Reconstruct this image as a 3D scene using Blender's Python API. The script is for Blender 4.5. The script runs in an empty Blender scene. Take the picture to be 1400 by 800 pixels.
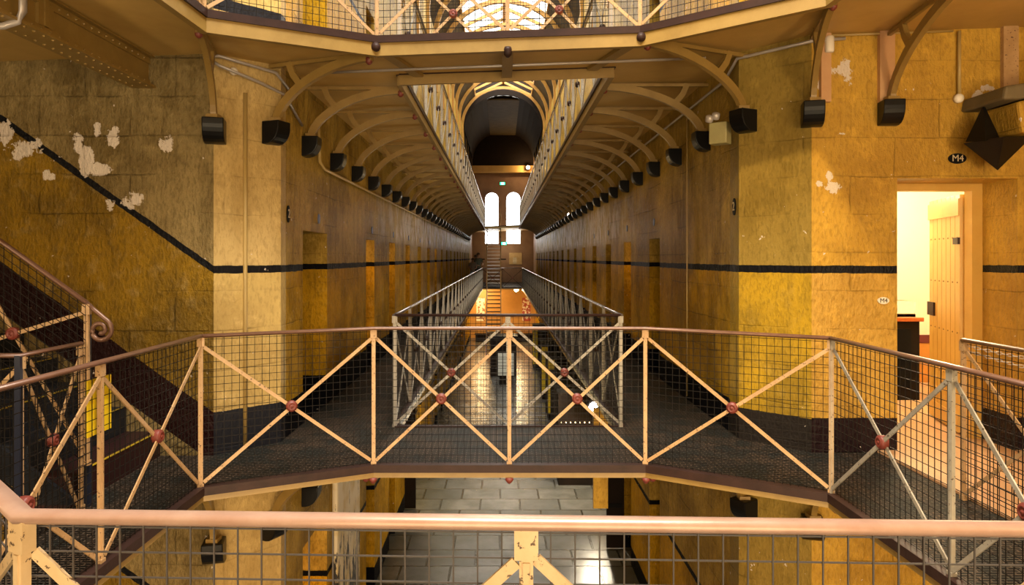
import bpy, bmesh, math, random
import numpy as np
from mathutils import Vector, Matrix
R = random.Random(7)
PI = math.pi
C = bpy.context.scene.collection
scn = bpy.context.scene

# ------------------------------------------------------------------ camera, world, lights, exposure
F = 933.0                      # focal length in pixels of a 1400 px wide frame
E = 4.87                       # eye height above the ground floor
F2 = 3.30                      # first gallery floor
cam_d = bpy.data.cameras.new('camera'); cam = bpy.data.objects.new('camera', cam_d); C.objects.link(cam)
cam_d.sensor_width = 36; cam_d.lens = F / 1400 * 36
cam_d.shift_x = (700 - 685.5) / 1400; cam_d.shift_y = -(400 - 352.5) / 1400
cam_d.clip_start = 0.05
cam.location = (0, 0, E); cam.rotation_euler = (PI / 2, 0, 0)
scn.camera = cam
vs = scn.view_settings
vs.view_transform = 'Standard'; vs.look = 'None'; vs.gamma = 1; vs.use_curve_mapping = False; vs.exposure = 0.6
W = bpy.data.worlds.new('sky'); scn.world = W; W.use_nodes = True
W.node_tree.nodes['Background'].inputs[0].default_value = (1.0, 0.96, 0.86, 1)
W.node_tree.nodes['Background'].inputs[1].default_value = 2.2

def area(name, loc, rot, sx, sy, power, col):
    l = bpy.data.lights.new(name, 'AREA'); l.shape = 'RECTANGLE'; l.size = sx; l.size_y = sy; l.energy = power; l.color = col
    o = bpy.data.objects.new(name, l); C.objects.link(o); o.location = loc; o.rotation_euler = rot
    return o
def point(name, loc, power, col, r=0.05):
    l = bpy.data.lights.new(name, 'POINT'); l.energy = power; l.color = col; l.shadow_soft_size = r
    o = bpy.data.objects.new(name, l); C.objects.link(o); o.location = loc
    return o
def spot(name, loc, target, power, col, angle, r=0.1, blend=0.5):
    l = bpy.data.lights.new(name, 'SPOT'); l.energy = power; l.color = col; l.shadow_soft_size = r; l.spot_size = math.radians(angle); l.spot_blend = blend
    o = bpy.data.objects.new(name, l); C.objects.link(o); o.location = loc
    o.rotation_euler = (Vector(target) - Vector(loc)).to_track_quat('-Z', 'Y').to_euler()
    return o
DAY = (1.0, 0.93, 0.80); WARM = (1.0, 0.60, 0.20); WARMW = (1.0, 0.74, 0.42)
area('crossing_skylight', (0.2, 2.4, E + 6.7), (0, 0, 0), 3.6, 3.2, 800, DAY)
area('crossing_side_fill', (0.8, -2.6, E - 0.2), (math.radians(102), 0, 0), 7.5, 3.4, 330, (1, 0.78, 0.48))  # fill light added behind the viewpoint to lift walls and soffits
area('crossing_low_fill', (0.8, -2.4, 1.4), (math.radians(105), 0, 0), 7.5, 2.2, 400, (1, 0.72, 0.40))  # second added fill, lower down, with no real source
for yl in (9, 15, 22, 30):
    for xl in (-1.45, 1.6): point('gallery_fill', (xl, yl, E + 1.0), 1.2, (1, 0.66, 0.28), .25)  # weak fills added under the galleries, no fittings there
area('hall_daylight', (0.09, 21.5, E + 8.9), (0, 0, 0), 2.5, 24, 1500, DAY)
point('crossing_point_fill', (3.3, 1.7, E + .15), 95, (1, .70, .34), .15)  # unseen fill added at the right to brighten the soffit
point('crossing_point_fill', (-3.9, 2.1, E - .1), 60, (1, .74, .42), .15)  # matching added fill, out of view at the left
spot('crossing_flood', (0.4, 0.6, E + 5.2), (4.0, 5.4, E - 0.2), 900, (1, 0.72, 0.34), 60)

# ------------------------------------------------------------------ helpers
def UZ(x): return E + 1.735 + 0.037 * x        # upper gallery floor
class MB:
    def __init__(s): s.v = []; s.f = []
    def add(s, vs_, fs):
        n = len(s.v); s.v += [tuple(v) for v in vs_]; s.f += [tuple(i + n for i in f) for f in fs]; return s
    def box(s, x0, x1, y0, y1, z0, z1):
        if x0 > x1: x0, x1 = x1, x0
        if y0 > y1: y0, y1 = y1, y0
        if z0 > z1: z0, z1 = z1, z0
        return s.add([(x0,y0,z0),(x1,y0,z0),(x1,y1,z0),(x0,y1,z0),(x0,y0,z1),(x1,y0,z1),(x1,y1,z1),(x0,y1,z1)],
                     [(3,2,1,0),(4,5,6,7),(0,1,5,4),(1,2,6,5),(2,3,7,6),(3,0,4,7)])
    def bar(s, a, b, w, h, up=(0,0,1)):
        a = Vector(a); b = Vector(b); d = (b - a).normalized(); u = Vector(up)
        if abs(d.dot(u)) > 0.98: u = Vector((0,1,0))
        sd = d.cross(u).normalized(); u = sd.cross(d)
        q = []
        for p in (a, b):
            for (i, j) in ((-1,-1),(1,-1),(1,1),(-1,1)): q.append(p + sd * (i*w/2) + u * (j*h/2))
        return s.add(q, [(3,2,1,0),(4,5,6,7),(0,1,5,4),(1,2,6,5),(2,3,7,6),(3,0,4,7)])
    def sweep(s, pts, w, h, up=(0,0,1), n=4, round_=False):
        pts = [Vector(p) for p in pts]; m = len(pts); q = []
        N = 8 if round_ else 4
        for i, p in enumerate(pts):
            d = ((pts[min(i+1, m-1)] - pts[max(i-1, 0)])).normalized(); u = Vector(up)
            if abs(d.dot(u)) > 0.985: u = Vector((0, 1, 0)) if abs(d.y) < .9 else Vector((1,0,0))
            sd = d.cross(u).normalized(); u = sd.cross(d)
            if 0 < i < m-1:
                d1 = (pts[i]-pts[i-1]).normalized(); d2 = (pts[i+1]-pts[i]).normalized()
                k = 1 / max(0.5, math.sqrt(max(0.01, (1 + d1.dot(d2)) / 2)))
            else: k = 1
            for t in range(N):
                if round_: a = 2*PI*t/N; q.append(p + sd*(math.cos(a)*w/2*k) + u*(math.sin(a)*h/2))
                else: i2, j2 = ((-1,-1),(1,-1),(1,1),(-1,1))[t]; q.append(p + sd*(i2*w/2*k) + u*(j2*h/2))
        fs = [tuple(range(N-1, -1, -1)), tuple((m-1)*N + t for t in range(N))]
        for i in range(m-1):
            for t in range(N):
                a = i*N + t; b = i*N + (t+1) % N; fs.append((a, b, b+N, a+N))
        return s.add(q, fs)
    def tube(s, pts, r): return s.sweep(pts, 2*r, 2*r, round_=True)
    def prism(s, poly, z0, z1):
        n = len(poly)
        return s.add([(x,y,z0) for x,y in poly] + [(x,y,z1) for x,y in poly],
                     [tuple(range(n-1,-1,-1)), tuple(range(n, 2*n))] + [(i,(i+1)%n,(i+1)%n+n,i+n) for i in range(n)])
    def extr(s, prof, axis_o, ax_s, ax_t, ax_n, th):
        # profile in plane (ax_s, ax_t) at origin axis_o, extruded +-th/2 along ax_n
        o = Vector(axis_o); S = Vector(ax_s); T = Vector(ax_t); Nn = Vector(ax_n); n = len(prof)
        return s.add([o + S*a + T*b - Nn*(th/2) for a,b in prof] + [o + S*a + T*b + Nn*(th/2) for a,b in prof],
                     [tuple(range(n-1,-1,-1)), tuple(range(n,2*n))] + [(i,(i+1)%n,(i+1)%n+n,i+n) for i in range(n)])
    def lathe(s, o, axis, prof, n=16):
        o = Vector(o); ax = Vector(axis).normalized(); u = ax.orthogonal().normalized(); w = ax.cross(u); q = []; fs = []
        for (r, h) in prof:
            for t in range(n):
                a = 2*PI*t/n; q.append(o + ax*h + (u*math.cos(a) + w*math.sin(a))*max(r, 1e-4))
        m = len(prof)
        for i in range(m-1):
            for t in range(n):
                a = i*n+t; b = i*n+(t+1)%n; fs.append((a,b,b+n,a+n))
        fs.append(tuple(range(n-1,-1,-1))); fs.append(tuple((m-1)*n+t for t in range(n)))
        return s.add(q, fs)
    def sph(s, c, rx, ry, rz, n=12, m=8):
        q = []; fs = []
        for i in range(m+1):
            ph = PI*i/m
            for t in range(n):
                a = 2*PI*t/n; q.append((c[0]+rx*math.sin(ph)*math.cos(a), c[1]+ry*math.sin(ph)*math.sin(a), c[2]+rz*math.cos(ph)))
        for i in range(m):
            for t in range(n):
                a=i*n+t; b=i*n+(t+1)%n; fs.append((a,a+n,b+n,b))
        return s.add(q, fs)
    def mesh(s, name, mat, smooth=False):
        me = bpy.data.meshes.new(name); me.from_pydata(s.v, [], s.f)
        if mat: me.materials.append(mat)
        me.validate(); bm = bmesh.new(); bm.from_mesh(me)
        bmesh.ops.recalc_face_normals(bm, faces=bm.faces); bm.to_mesh(me); bm.free()
        if smooth:
            for p in me.polygons: p.use_smooth = True
        return me
    def build(s, name, mat, parent=None, smooth=False, bevel=0):
        o = bpy.data.objects.new(name, s.mesh(name, mat, smooth)); C.objects.link(o)
        if parent: o.parent = parent; o.matrix_parent_inverse = parent.matrix_basis.inverted()
        if bevel:
            b = o.modifiers.new('bevel', 'BEVEL'); b.width = bevel; b.segments = 2; b.limit_method = 'ANGLE'
        return o
def link(name, me, parent, M=None):
    o = bpy.data.objects.new(name, me); C.objects.link(o)
    if parent: o.parent = parent; o.matrix_parent_inverse = parent.matrix_basis.inverted()
    if M is not None: o.matrix_basis = M
    return o
def tag(o, label, cat, group=None, kind=None):
    if label: o['label'] = label
    if cat: o['category'] = cat
    if group: o['group'] = group
    if kind: o['kind'] = kind
    return o
def empty(name, loc, label, cat, group=None):
    o = bpy.data.objects.new(name, None); C.objects.link(o); o.location = loc; o.empty_display_size = 0.1
    return tag(o, label, cat, group)
def struct(o): o['kind'] = 'structure'; return o
def ORD(i): return ['first','second','third','fourth','fifth','sixth','seventh','eighth','ninth','tenth','eleventh','twelfth','thirteenth','fourteenth','fifteenth','sixteenth','seventeenth','eighteenth','nineteenth','twentieth','twenty-first','twenty-second','twenty-third','twenty-fourth','twenty-fifth','twenty-sixth','twenty-seventh','twenty-eighth','twenty-ninth','thirtieth','thirty-first','thirty-second','thirty-third','thirty-fourth'][i]

# ------------------------------------------------------------------ materials
class NT:
    def __init__(s, name):
        s.m = bpy.data.materials.new(name); s.m.use_nodes = True; s.t = s.m.node_tree; s.n = s.t.nodes
        s.p = s.n['Principled BSDF']; s.pos = s.n.new('ShaderNodeNewGeometry').outputs['Position']
    def lk(s, a, b):
        if isinstance(a, (int, float)): b.default_value = a
        elif isinstance(a, tuple): b.default_value = a if len(a) == len(b.default_value) else tuple(a) + (1,)
        else: s.t.links.new(a, b)
    def math(s, op, a, b=0.0, c=None):
        n = s.n.new('ShaderNodeMath'); n.operation = op; s.lk(a, n.inputs[0]); s.lk(b, n.inputs[1])
        if c is not None: s.lk(c, n.inputs[2])
        return n.outputs[0]
    def mix(s, f, a, b, mode='MIX'):
        n = s.n.new('ShaderNodeMix'); n.data_type = 'RGBA'; n.blend_type = mode
        s.lk(f, n.inputs[0]); s.lk(a, n.inputs[6]); s.lk(b, n.inputs[7]); return n.outputs[2]
    def xyz(s, v):
        n = s.n.new('ShaderNodeSeparateXYZ'); s.t.links.new(v, n.inputs[0]); return n.outputs
    def comb(s, x, y, z):
        n = s.n.new('ShaderNodeCombineXYZ'); s.lk(x, n.inputs[0]); s.lk(y, n.inputs[1]); s.lk(z, n.inputs[2]); return n.outputs[0]
    def noise(s, scale, detail=4, rough=.55, vec=None, stretch=None):
        v = vec or s.pos
        if stretch:
            mp = s.n.new('ShaderNodeMapping'); s.t.links.new(v, mp.inputs[0]); mp.inputs['Scale'].default_value = stretch; v = mp.outputs[0]
        n = s.n.new('ShaderNodeTexNoise'); s.t.links.new(v, n.inputs['Vector']); n.inputs['Scale'].default_value = scale
        n.inputs['Detail'].default_value = detail; n.inputs['Roughness'].default_value = rough; return n.outputs[0]
    def ramp(s, f, a, b):   # smooth 0..1 between a and b
        n = s.n.new('ShaderNodeMapRange'); s.lk(f, n.inputs[0]); n.inputs[1].default_value = a; n.inputs[2].default_value = b; return n.outputs[0]
    def bump(s, h, st, dist=.01):
        n = s.n.new('ShaderNodeBump'); s.t.links.new(h, n.inputs['Height']); n.inputs['Strength'].default_value = st; n.inputs['Distance'].default_value = dist
        s.t.links.new(n.outputs[0], s.p.inputs['Normal'])
    def out(s, col=None, rough=None, metal=None, spec=None):
        if col is not None: s.lk(col, s.p.inputs['Base Color'])
        if rough is not None: s.lk(rough, s.p.inputs['Roughness'])
        if metal is not None: s.p.inputs['Metallic'].default_value = metal
        if spec is not None: s.p.inputs['Specular IOR Level'].default_value = spec
        return s.m

def paint(name, col, col2=None, rough=.5, chip=None, sc=6, amt=.5, metal=0, bump=.15, chip_at=.68, spec=None):
    t = NT(name); n = t.noise(sc, 6, .65); f = t.ramp(n, .5 - amt/2, .5 + amt/2)
    c = t.mix(f, col, col2 or tuple(x*.6 for x in col))
    n2 = t.noise(sc*7, 5, .6)
    if chip: c = t.mix(t.ramp(n2, chip_at, chip_at+.02), c, chip)
    t.bump(n2, bump, .004)
    return t.out(c, rough, metal, spec)
def plain(name, col, rough=.5, metal=0, spec=None): t = NT(name); return t.out(col, rough, metal, spec)
def emit(name, col, st):
    t = NT(name); t.out((0,0,0)); t.p.inputs['Emission Color'].default_value = (*col, 1); t.p.inputs['Emission Strength'].default_value = st; return t.m

GOLD = (.44, .26, .035); OLIVE = (.27, .19, .065); TAN = (.50, .36, .16); BLACK = (.005, .005, .007); MAROON = (.014, .003, .003)
def wall_mat(name, upper, lower, dirt, axis='x', slope=0.0, dado=BLACK, dado_z=.32, patches=(), peel=.74, rough=.42, corner=-2.284, streak=.5, wbump=.5, scuff_glare=False, spec=.14):
    t = NT(name); X, Y, Z = t.xyz(t.pos)
    n1 = t.noise(1.1, 6, .6); n2 = t.noise(7, 6, .65); n3 = t.noise(3.0, 5, .6, stretch=(3, 3, .35)); n4 = t.noise(26, 4, .6, stretch=(1.6, 1.6, .7))
    if slope:
        run = t.math('MAXIMUM', t.math('SUBTRACT', corner, X), 0.0)
        z2 = t.math('SUBTRACT', Z, t.math('MULTIPLY', run, slope))
        low = t.math('LESS_THAN', z2, E - 1.23 - .40)
        off = t.math('MULTIPLY', t.math('GREATER_THAN', run, 0.0), -.42)
        z2 = t.math('ADD', z2, t.math('MULTIPLY', low, t.math('ADD', off, 3.31)))
    else:
        z2 = t.math('ADD', Z, t.math('MULTIPLY', t.math('LESS_THAN', Z, F2), 3.31))
        z2 = t.math('SUBTRACT', z2, t.math('MULTIPLY', t.math('GREATER_THAN', Z, F2 + 3.55), 3.31))
    wob = t.math('MULTIPLY', t.math('SUBTRACT', n2, .5), .025)
    zz = t.math('ADD', z2, wob)
    c = t.mix(t.math('GREATER_THAN', zz, E - .094), lower, upper)
    # grime: blotches and streaks over the paint
    c = t.mix(t.math('MULTIPLY', t.ramp(n1, .44, .60), .62), c, dirt)
    c = t.mix(t.math('MULTIPLY', t.ramp(n3, .48, .72), streak), c, dirt)
    c = t.mix(t.math('MULTIPLY', t.ramp(n2, .54, .72), .4), c, tuple(min(1, x*1.5) for x in upper))
    c = t.mix(t.math('MULTIPLY', t.ramp(n4, .50, .62), .35), c, tuple(x*.7 for x in dirt))
    # joints of the stone blocks
    h = X if axis == 'x' else Y
    br = t.n.new('ShaderNodeTexBrick'); t.t.links.new(t.comb(t.math('ADD', h, t.math('MULTIPLY', n1, .12)), t.math('ADD', Z, t.math('MULTIPLY', n1, .09)), 0.0), br.inputs['Vector'])
    br.inputs['Scale'].default_value = 1; br.inputs['Brick Width'].default_value = .72; br.inputs['Row Height'].default_value = .31
    br.inputs['Mortar Size'].default_value = .007; br.inputs['Mortar Smooth'].default_value = .5
    joint = br.outputs['Fac']; jf = t.math('MULTIPLY', joint, t.ramp(n1, .46, .60))
    c = t.mix(t.math('MULTIPLY', jf, .45), c, tuple(x*.35 for x in dirt))
    if scuff_glare:   # scuffs and painted window glare high on the hall walls, further from the crossing
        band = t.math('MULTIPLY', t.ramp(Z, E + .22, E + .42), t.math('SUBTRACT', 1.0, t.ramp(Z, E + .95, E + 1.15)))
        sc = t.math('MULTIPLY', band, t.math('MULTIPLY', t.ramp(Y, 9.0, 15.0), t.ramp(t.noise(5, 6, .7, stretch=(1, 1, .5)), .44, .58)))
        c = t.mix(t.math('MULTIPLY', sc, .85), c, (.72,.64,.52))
    c = t.mix(t.math('LESS_THAN', t.math('ABSOLUTE', t.math('SUBTRACT', zz, E - .094)), .031), c, BLACK)
    dm = t.math('LESS_THAN', zz, F2 + dado_z)
    if slope:
        on = t.math('GREATER_THAN', zz, F2 + dado_z - .42)
    c = t.mix(dm, c, dado)
    # flaked off paint
    pc = (.62, .54, .47)
    pm = t.math('MULTIPLY', t.math('GREATER_THAN', t.noise(16, 3, .6), .70), t.math('GREATER_THAN', t.noise(1.3, 2, .5, stretch=(1,1,1.3)), peel - .25))
    ndist = t.noise(9, 6, .75)
    for (px, pz, rx, rz) in patches:
        dx = t.math('DIVIDE', t.math('SUBTRACT', h, px), rx); dz = t.math('DIVIDE', t.math('SUBTRACT', Z, pz), rz)
        d = t.math('ADD', t.math('MULTIPLY', dx, dx), t.math('MULTIPLY', dz, dz))
        d = t.math('ADD', d, t.math('MULTIPLY', t.math('SUBTRACT', ndist, .5), 9.0)) if True else d
        pm = t.math('MAXIMUM', pm, t.math('LESS_THAN', d, 1.0))
    c = t.mix(pm, c, pc)
    hgt = t.math('SUBTRACT', t.math('ADD', t.math('MULTIPLY', n2, 1.0), t.math('MULTIPLY', n4, .8)), t.math('ADD', t.math('MULTIPLY', jf, .4), t.math('MULTIPLY', pm, .3)))
    t.bump(hgt, wbump, .03)
    return t.out(c, rough, None, spec)
def wx(px, D): return (px - 685.5) * D / F
def wz(py, D): return E + (352.5 - py) * D / F
DL = 5.416; DR = 5.5
lp = [(118,215,9,26),(135,232,13,8),(108,196,8,14),(181,274,13,10),(227,195,9,12),(133,178,5,8),(154,187,8,12),(35,205,22,12),(25,212,9,8),(67,240,9,6),(150,280,6,7),(8,178,9,14)]
rp = [(1158,100,9,20),(1150,96,14,6),(1123,117,6,8),(1138,256,10,7),(1120,252,5,4),(1134,240,4,6),(1152,183,6,2),(1335,131,7,7),(1350,121,8,4)]
M = {}
M['wall_stair'] = wall_mat('painted_stair_wall', (.27,.20,.085), (.27,.155,.010), (.080,.050,.012), 'x', .71, MAROON, .34,
    [(wx(a,DL), wz(b,DL), c*DL/F, d*DL/F) for a,b,c,d in lp], peel=.80, wbump=1.0)
M['wall_cham_l'] = wall_mat('painted_pier_left', (.50,.36,.15), (.52,.37,.13), (.32,.21,.07), 'x', 0, (.014,.014,.018), .34, streak=.5, peel=.79, wbump=.35)
M['wall_corr'] = wall_mat('painted_corridor_wall', (.44,.29,.060), (.54,.30,.014), (.13,.075,.010), 'y', 0, BLACK, .30, peel=.74, rough=.40, streak=.55, wbump=.8, scuff_glare=True, spec=.03)
M['wall_cham_r'] = wall_mat('painted_pier_right', (.30,.205,.045), (.46,.28,.018), (.17,.11,.018), 'x', 0, (.02,.016,.014), .27, streak=.35, peel=.73, wbump=.45)
M['wall_right'] = wall_mat('painted_right_wall', (.52,.31,.045), (.52,.31,.06), (.30,.16,.022), 'x', 0, (.014,.006,.008), .28,
    [(wx(a,DR), wz(b,DR), c*DR/F, d*DR/F) for a,b,c,d in rp], peel=.80, rough=.38, streak=.35, wbump=.6)
M['soffit'] = paint('ochre_ceiling_paint', (.60,.39,.12), (.42,.26,.07), .5, sc=1.6, amt=.5, bump=.05)
M['iron_ochre'] = paint('ochre_iron_paint', (.29,.185,.05), (.20,.12,.028), .42, chip=(.10,.05,.02), sc=5, chip_at=.74)
M['iron_cream'] = paint('cream_iron_paint', (.50,.32,.16), (.33,.19,.08), .45, chip=(.09,.045,.025), sc=8, chip_at=.62)
M['iron_pale'] = paint('pale_iron_paint', (.38,.35,.29), (.25,.21,.16), .45, chip=(.07,.045,.03), sc=8, chip_at=.62)
M['rail'] = paint('worn_brown_handrail', (.17,.085,.055), (.11,.055,.035), .33, sc=9, metal=.2, bump=.05)
M['rail_near'] = paint('worn_skylit_handrail', (.50,.34,.27), (.38,.22,.16), .32, sc=9, metal=.2, bump=.05)  # worn handrail paint, lightened to carry the skylight highlight
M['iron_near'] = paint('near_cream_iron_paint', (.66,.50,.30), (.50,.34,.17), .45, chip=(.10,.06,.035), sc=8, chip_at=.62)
M['rail_grey'] = paint('polished_grey_handrail', (.34,.31,.32), (.22,.20,.21), .25, sc=9, metal=.7, bump=.05)
M['kerb'] = paint('brown_iron_edge', (.042,.020,.016), (.022,.012,.010), .45, spec=.15, sc=9)
M['rosette'] = paint('red_oxide_paint', (.20,.035,.022), (.11,.022,.016), .5, sc=20)
M['wire'] = plain('dark_wire', (.012,.010,.009), .5, .0, .08)
M['wire_light'] = plain('grey_wire', (.07,.06,.055), .45, .0, .3)
M['black'] = paint('black_corbel_paint', (.004,.004,.005), (.007,.007,.007), .3, chip=(.3,.24,.18), sc=5, chip_at=.78, spec=.2)
M['black_gloss'] = paint('black_metal', (.004,.004,.005), (.007,.007,.008), .5, spec=.1)
M['pipe'] = plain('grey_conduit', (.42,.38,.36), .35, .3)
M['pipe_ochre'] = plain('ochre_conduit', (.40,.28,.10), .4)
M['white'] = plain('white_enamel', (.75,.68,.58), .4)
M['wood_dark'] = paint('dark_timber_or_shade', (.018,.011,.008), (.010,.007,.005), .7, spec=.1, sc=4)
M['roof'] = paint('dark_roof_boards', (.09,.065,.03), (.045,.03,.015), .7, spec=.1, sc=3)
M['rib'] = paint('ochre_rib_paint', (.42,.23,.03), (.28,.13,.02), .5, sc=4)
M['blue_post'] = plain('dark_blue_paint', (.015,.018,.035), .35)
M['yellow'] = plain('yellow_lamplit_jamb', (.85,.62,.01), .5)
M['glass'] = None
t = NT('clear_glass'); t.p.inputs['Transmission Weight'].default_value = 1; t.p.inputs['IOR'].default_value = 1.2
M['glass'] = t.out((1,1,1), .03)
# expanded metal deck
def deck_mat():
    t = NT('expanded_metal_deck'); X, Y, Z = t.xyz(t.pos)
    br = t.n.new('ShaderNodeTexBrick'); v = t.comb(X, Y, 0.0); t.t.links.new(v, br.inputs['Vector']); br.offset = .5
    for k, q in (('Scale', 1), ('Brick Width', .070), ('Row Height', .026), ('Mortar Size', .0055), ('Mortar Smooth', .6)): br.inputs[k].default_value = q
    n = t.noise(5, 5); m = br.outputs['Fac']
    c = t.mix(m, (.003,.003,.003), t.mix(t.ramp(n, .42, .58), (.055,.054,.046), (.12,.085,.06)))
    t.bump(m, 1.0, .006)
    return t.out(c, .5, 0, .06)
M['deck'] = deck_mat()
def flag_mat():
    t = NT('flagstones'); X, Y, Z = t.xyz(t.pos)
    n = t.noise(2.2, 6, .6); n2 = t.noise(30, 4)
    br = t.n.new('ShaderNodeTexBrick'); t.t.links.new(t.comb(t.math('ADD', X, t.math('MULTIPLY', n, .05)), t.math('ADD', Y, t.math('MULTIPLY', n, .05)), 0.0), br.inputs['Vector'])
    for k, q in (('Scale', 1), ('Brick Width', .78), ('Row Height', .60), ('Mortar Size', .020), ('Mortar Smooth', .4)): br.inputs[k].default_value = q
    br.inputs['Color1'].default_value = (.17,.165,.155,1); br.inputs['Color2'].default_value = (.10,.10,.095,1); br.inputs['Mortar'].default_value = (.035,.03,.02,1)
    c = t.mix(t.ramp(n, .35, .7), br.outputs['Color'], (.08,.08,.07), 'MIX'); 
    h = t.math('SUBTRACT', t.math('MULTIPLY', n2, .2), br.outputs['Fac']); t.bump(h, .6, .02)
    return t.out(c, .26)
M['flag'] = flag_mat()
M['landing'] = paint('pale_stone_landing', (.55,.33,.17), (.42,.22,.10), .4, sc=3)
M['step'] = paint('slate_step', (.022,.025,.032), (.010,.010,.012), .5, spec=.15, sc=7)
M['step_red'] = paint('dark_red_step', (.03,.006,.006), (.02,.006,.006), .5, sc=7)
M['cell_wall'] = plain('cream_cell_wall', (.80,.72,.52), .6)
M['end_wall'] = paint('brown_end_wall', (.26,.16,.10), (.18,.10,.06), .6, sc=2)
M['door_yellow'] = paint('yellow_door_paint', (.62,.38,.09), (.50,.28,.05), .42, sc=3)
M['maroon'] = plain('maroon_paint', (.12,.012,.010), .45)

# ------------------------------------------------------------------ structure
WL, WR = -1.88, 2.06           # corridor walls
YE = 44.0                      # end wall
def fill_plate(name, outer, holes, z0, z1, mat, tilt=0.0):
    cu = bpy.data.curves.new(name, 'CURVE'); cu.dimensions = '2D'; cu.fill_mode = 'BOTH'; cu.extrude = (z1 - z0) / 2
    for poly in [outer] + holes:
        sp = cu.splines.new('POLY'); sp.points.add(len(poly) - 1); sp.use_cyclic_u = True
        for i, (x, y) in enumerate(poly): sp.points[i].co = (x, y, 0, 1)
    tmp = bpy.data.objects.new(name, cu); C.objects.link(tmp)
    bpy.context.view_layer.update(); dg = bpy.context.evaluated_depsgraph_get()
    me = bpy.data.meshes.new_from_object(tmp.evaluated_get(dg)); bpy.data.objects.remove(tmp)
    for v in me.vertices: v.co.z += (z0 + z1) / 2 + tilt * v.co.x
    me.materials.clear(); me.materials.append(mat)
    for p in me.polygons: p.use_smooth = False; p.material_index = 0
    o = bpy.data.objects.new(name, me); C.objects.link(o); return struct(o)
OCT2 = [(-.967,5.16),(1.089,5.16),(2.19,4.53),(2.21,3.35),(2.20,2.36),(1.09,1.34),(-.99,1.41),(-2.05,2.38),(-2.05,3.49),(-2.05,4.65)]
OCT3 = [(-.97,5.31),(1.08,5.31),(2.19,4.57),(2.21,3.35),(2.20,2.36),(1.09,1.40),(-.99,1.40),(-2.05,2.38),(-2.05,3.49),(-2.02,4.63)]
W2 = (-.99, 1.107, 6.34, 36.0); W3 = (-.93, 1.0, 6.22, 37.0)
def rect(w): return [(w[0],w[2]),(w[1],w[2]),(w[1],w[3]),(w[0],w[3])]
XL, XR, YB, TOP = -7.6, 6.2, -3.0, E + 7.0
struct(MB().box(XL-.3, XR+.3, YB-.3, YE+.5, -.2, 0).build('floor', M['flag']))
fill_plate('floor_gallery', [(-2.70,5.416),(-2.284,5.416),(WL,5.82),(WL,YE),(WR,YE),(WR,5.92),(2.5,5.5),(XR,5.5),(XR,YB),(XL,YB),(XL,3.66),(-2.70,3.66)], [OCT2, rect(W2)], F2-.03, F2, M['deck'])
fill_plate('ceiling_gallery', [(XL,5.416),(-2.284,5.416),(WL,5.82),(WL,YE),(WR,YE),(WR,5.92),(2.5,5.5),(XR,5.5),(XR,YB),(XL,YB)], [OCT3, rect(W3)], E+1.735-.03, E+1.735, M['soffit'], .037)
# soffit of the lower gallery (painted underside)
fill_plate('ceiling_lower', [(-2.70,5.416),(-2.284,5.416),(WL,5.82),(WL,YE),(WR,YE),(WR,5.92),(2.5,5.5),(XR,5.5),(XR,YB),(XL,YB),(XL,3.66),(-2.70,3.66)], [OCT2, rect(W2)], F2-.05, F2-.031, M['soffit'])
struct(MB().box(3.03, XR, 1.0, 5.5, F2+.001, F2+.02).build('floor_landing', M['landing']))
struct(MB().box(XL, -2.2845, 5.416, 5.9, 0, TOP).build('wall_stair_side', M['wall_stair']))
struct(MB().prism([(-2.284,5.416),(WL,5.82),(WL,5.95),(-2.284,5.95)], 0, TOP).build('wall_left_pier', M['wall_cham_l']))
struct(MB().prism([(2.5,5.5),(2.51,6.149),(WR,6.149),(WR,5.92)], 0, TOP).build('wall_right_pier', M['wall_cham_r']))
# right front wall with the doorway of cell M4
DX0, DX1, DZ = 3.19, 4.16, E + .64
w = MB().box(2.5, DX0, 5.5, 5.9, 0, TOP).box(DX1, XR, 5.5, 5.9, 0, TOP).box(DX0, DX1, 5.5, 5.9, DZ, TOP).box(DX0, DX1, 5.5, 5.9, 0, F2)
struct(w.build('wall_right_front', M['wall_right']))
struct(MB().box(XL-.3, XL, YB, 5.9, 0, TOP).build('wall_far_left', M['wall_stair']))
struct(MB().box(XR, XR+.3, YB, 9, 0, TOP).build('wall_far_right', M['wall_right']))
struct(MB().box(XL-.3, XR+.3, YB-.3, YB, 0, TOP).build('wall_back', M['wall_right']))
# ceiling over the crossing, with the roof lantern opening
struct(MB().box(XL-.3, -1.9, YB-.3, 5.9, TOP, TOP+.1).box(2.3, XR+.3, YB-.3, 5.9, TOP, TOP+.1).box(-1.9, 2.3, YB-.3, .6, TOP, TOP+.1).box(-1.9, 2.3, 4.4, 5.9, TOP, TOP+.1).build('ceiling_crossing', M['roof']))
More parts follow.
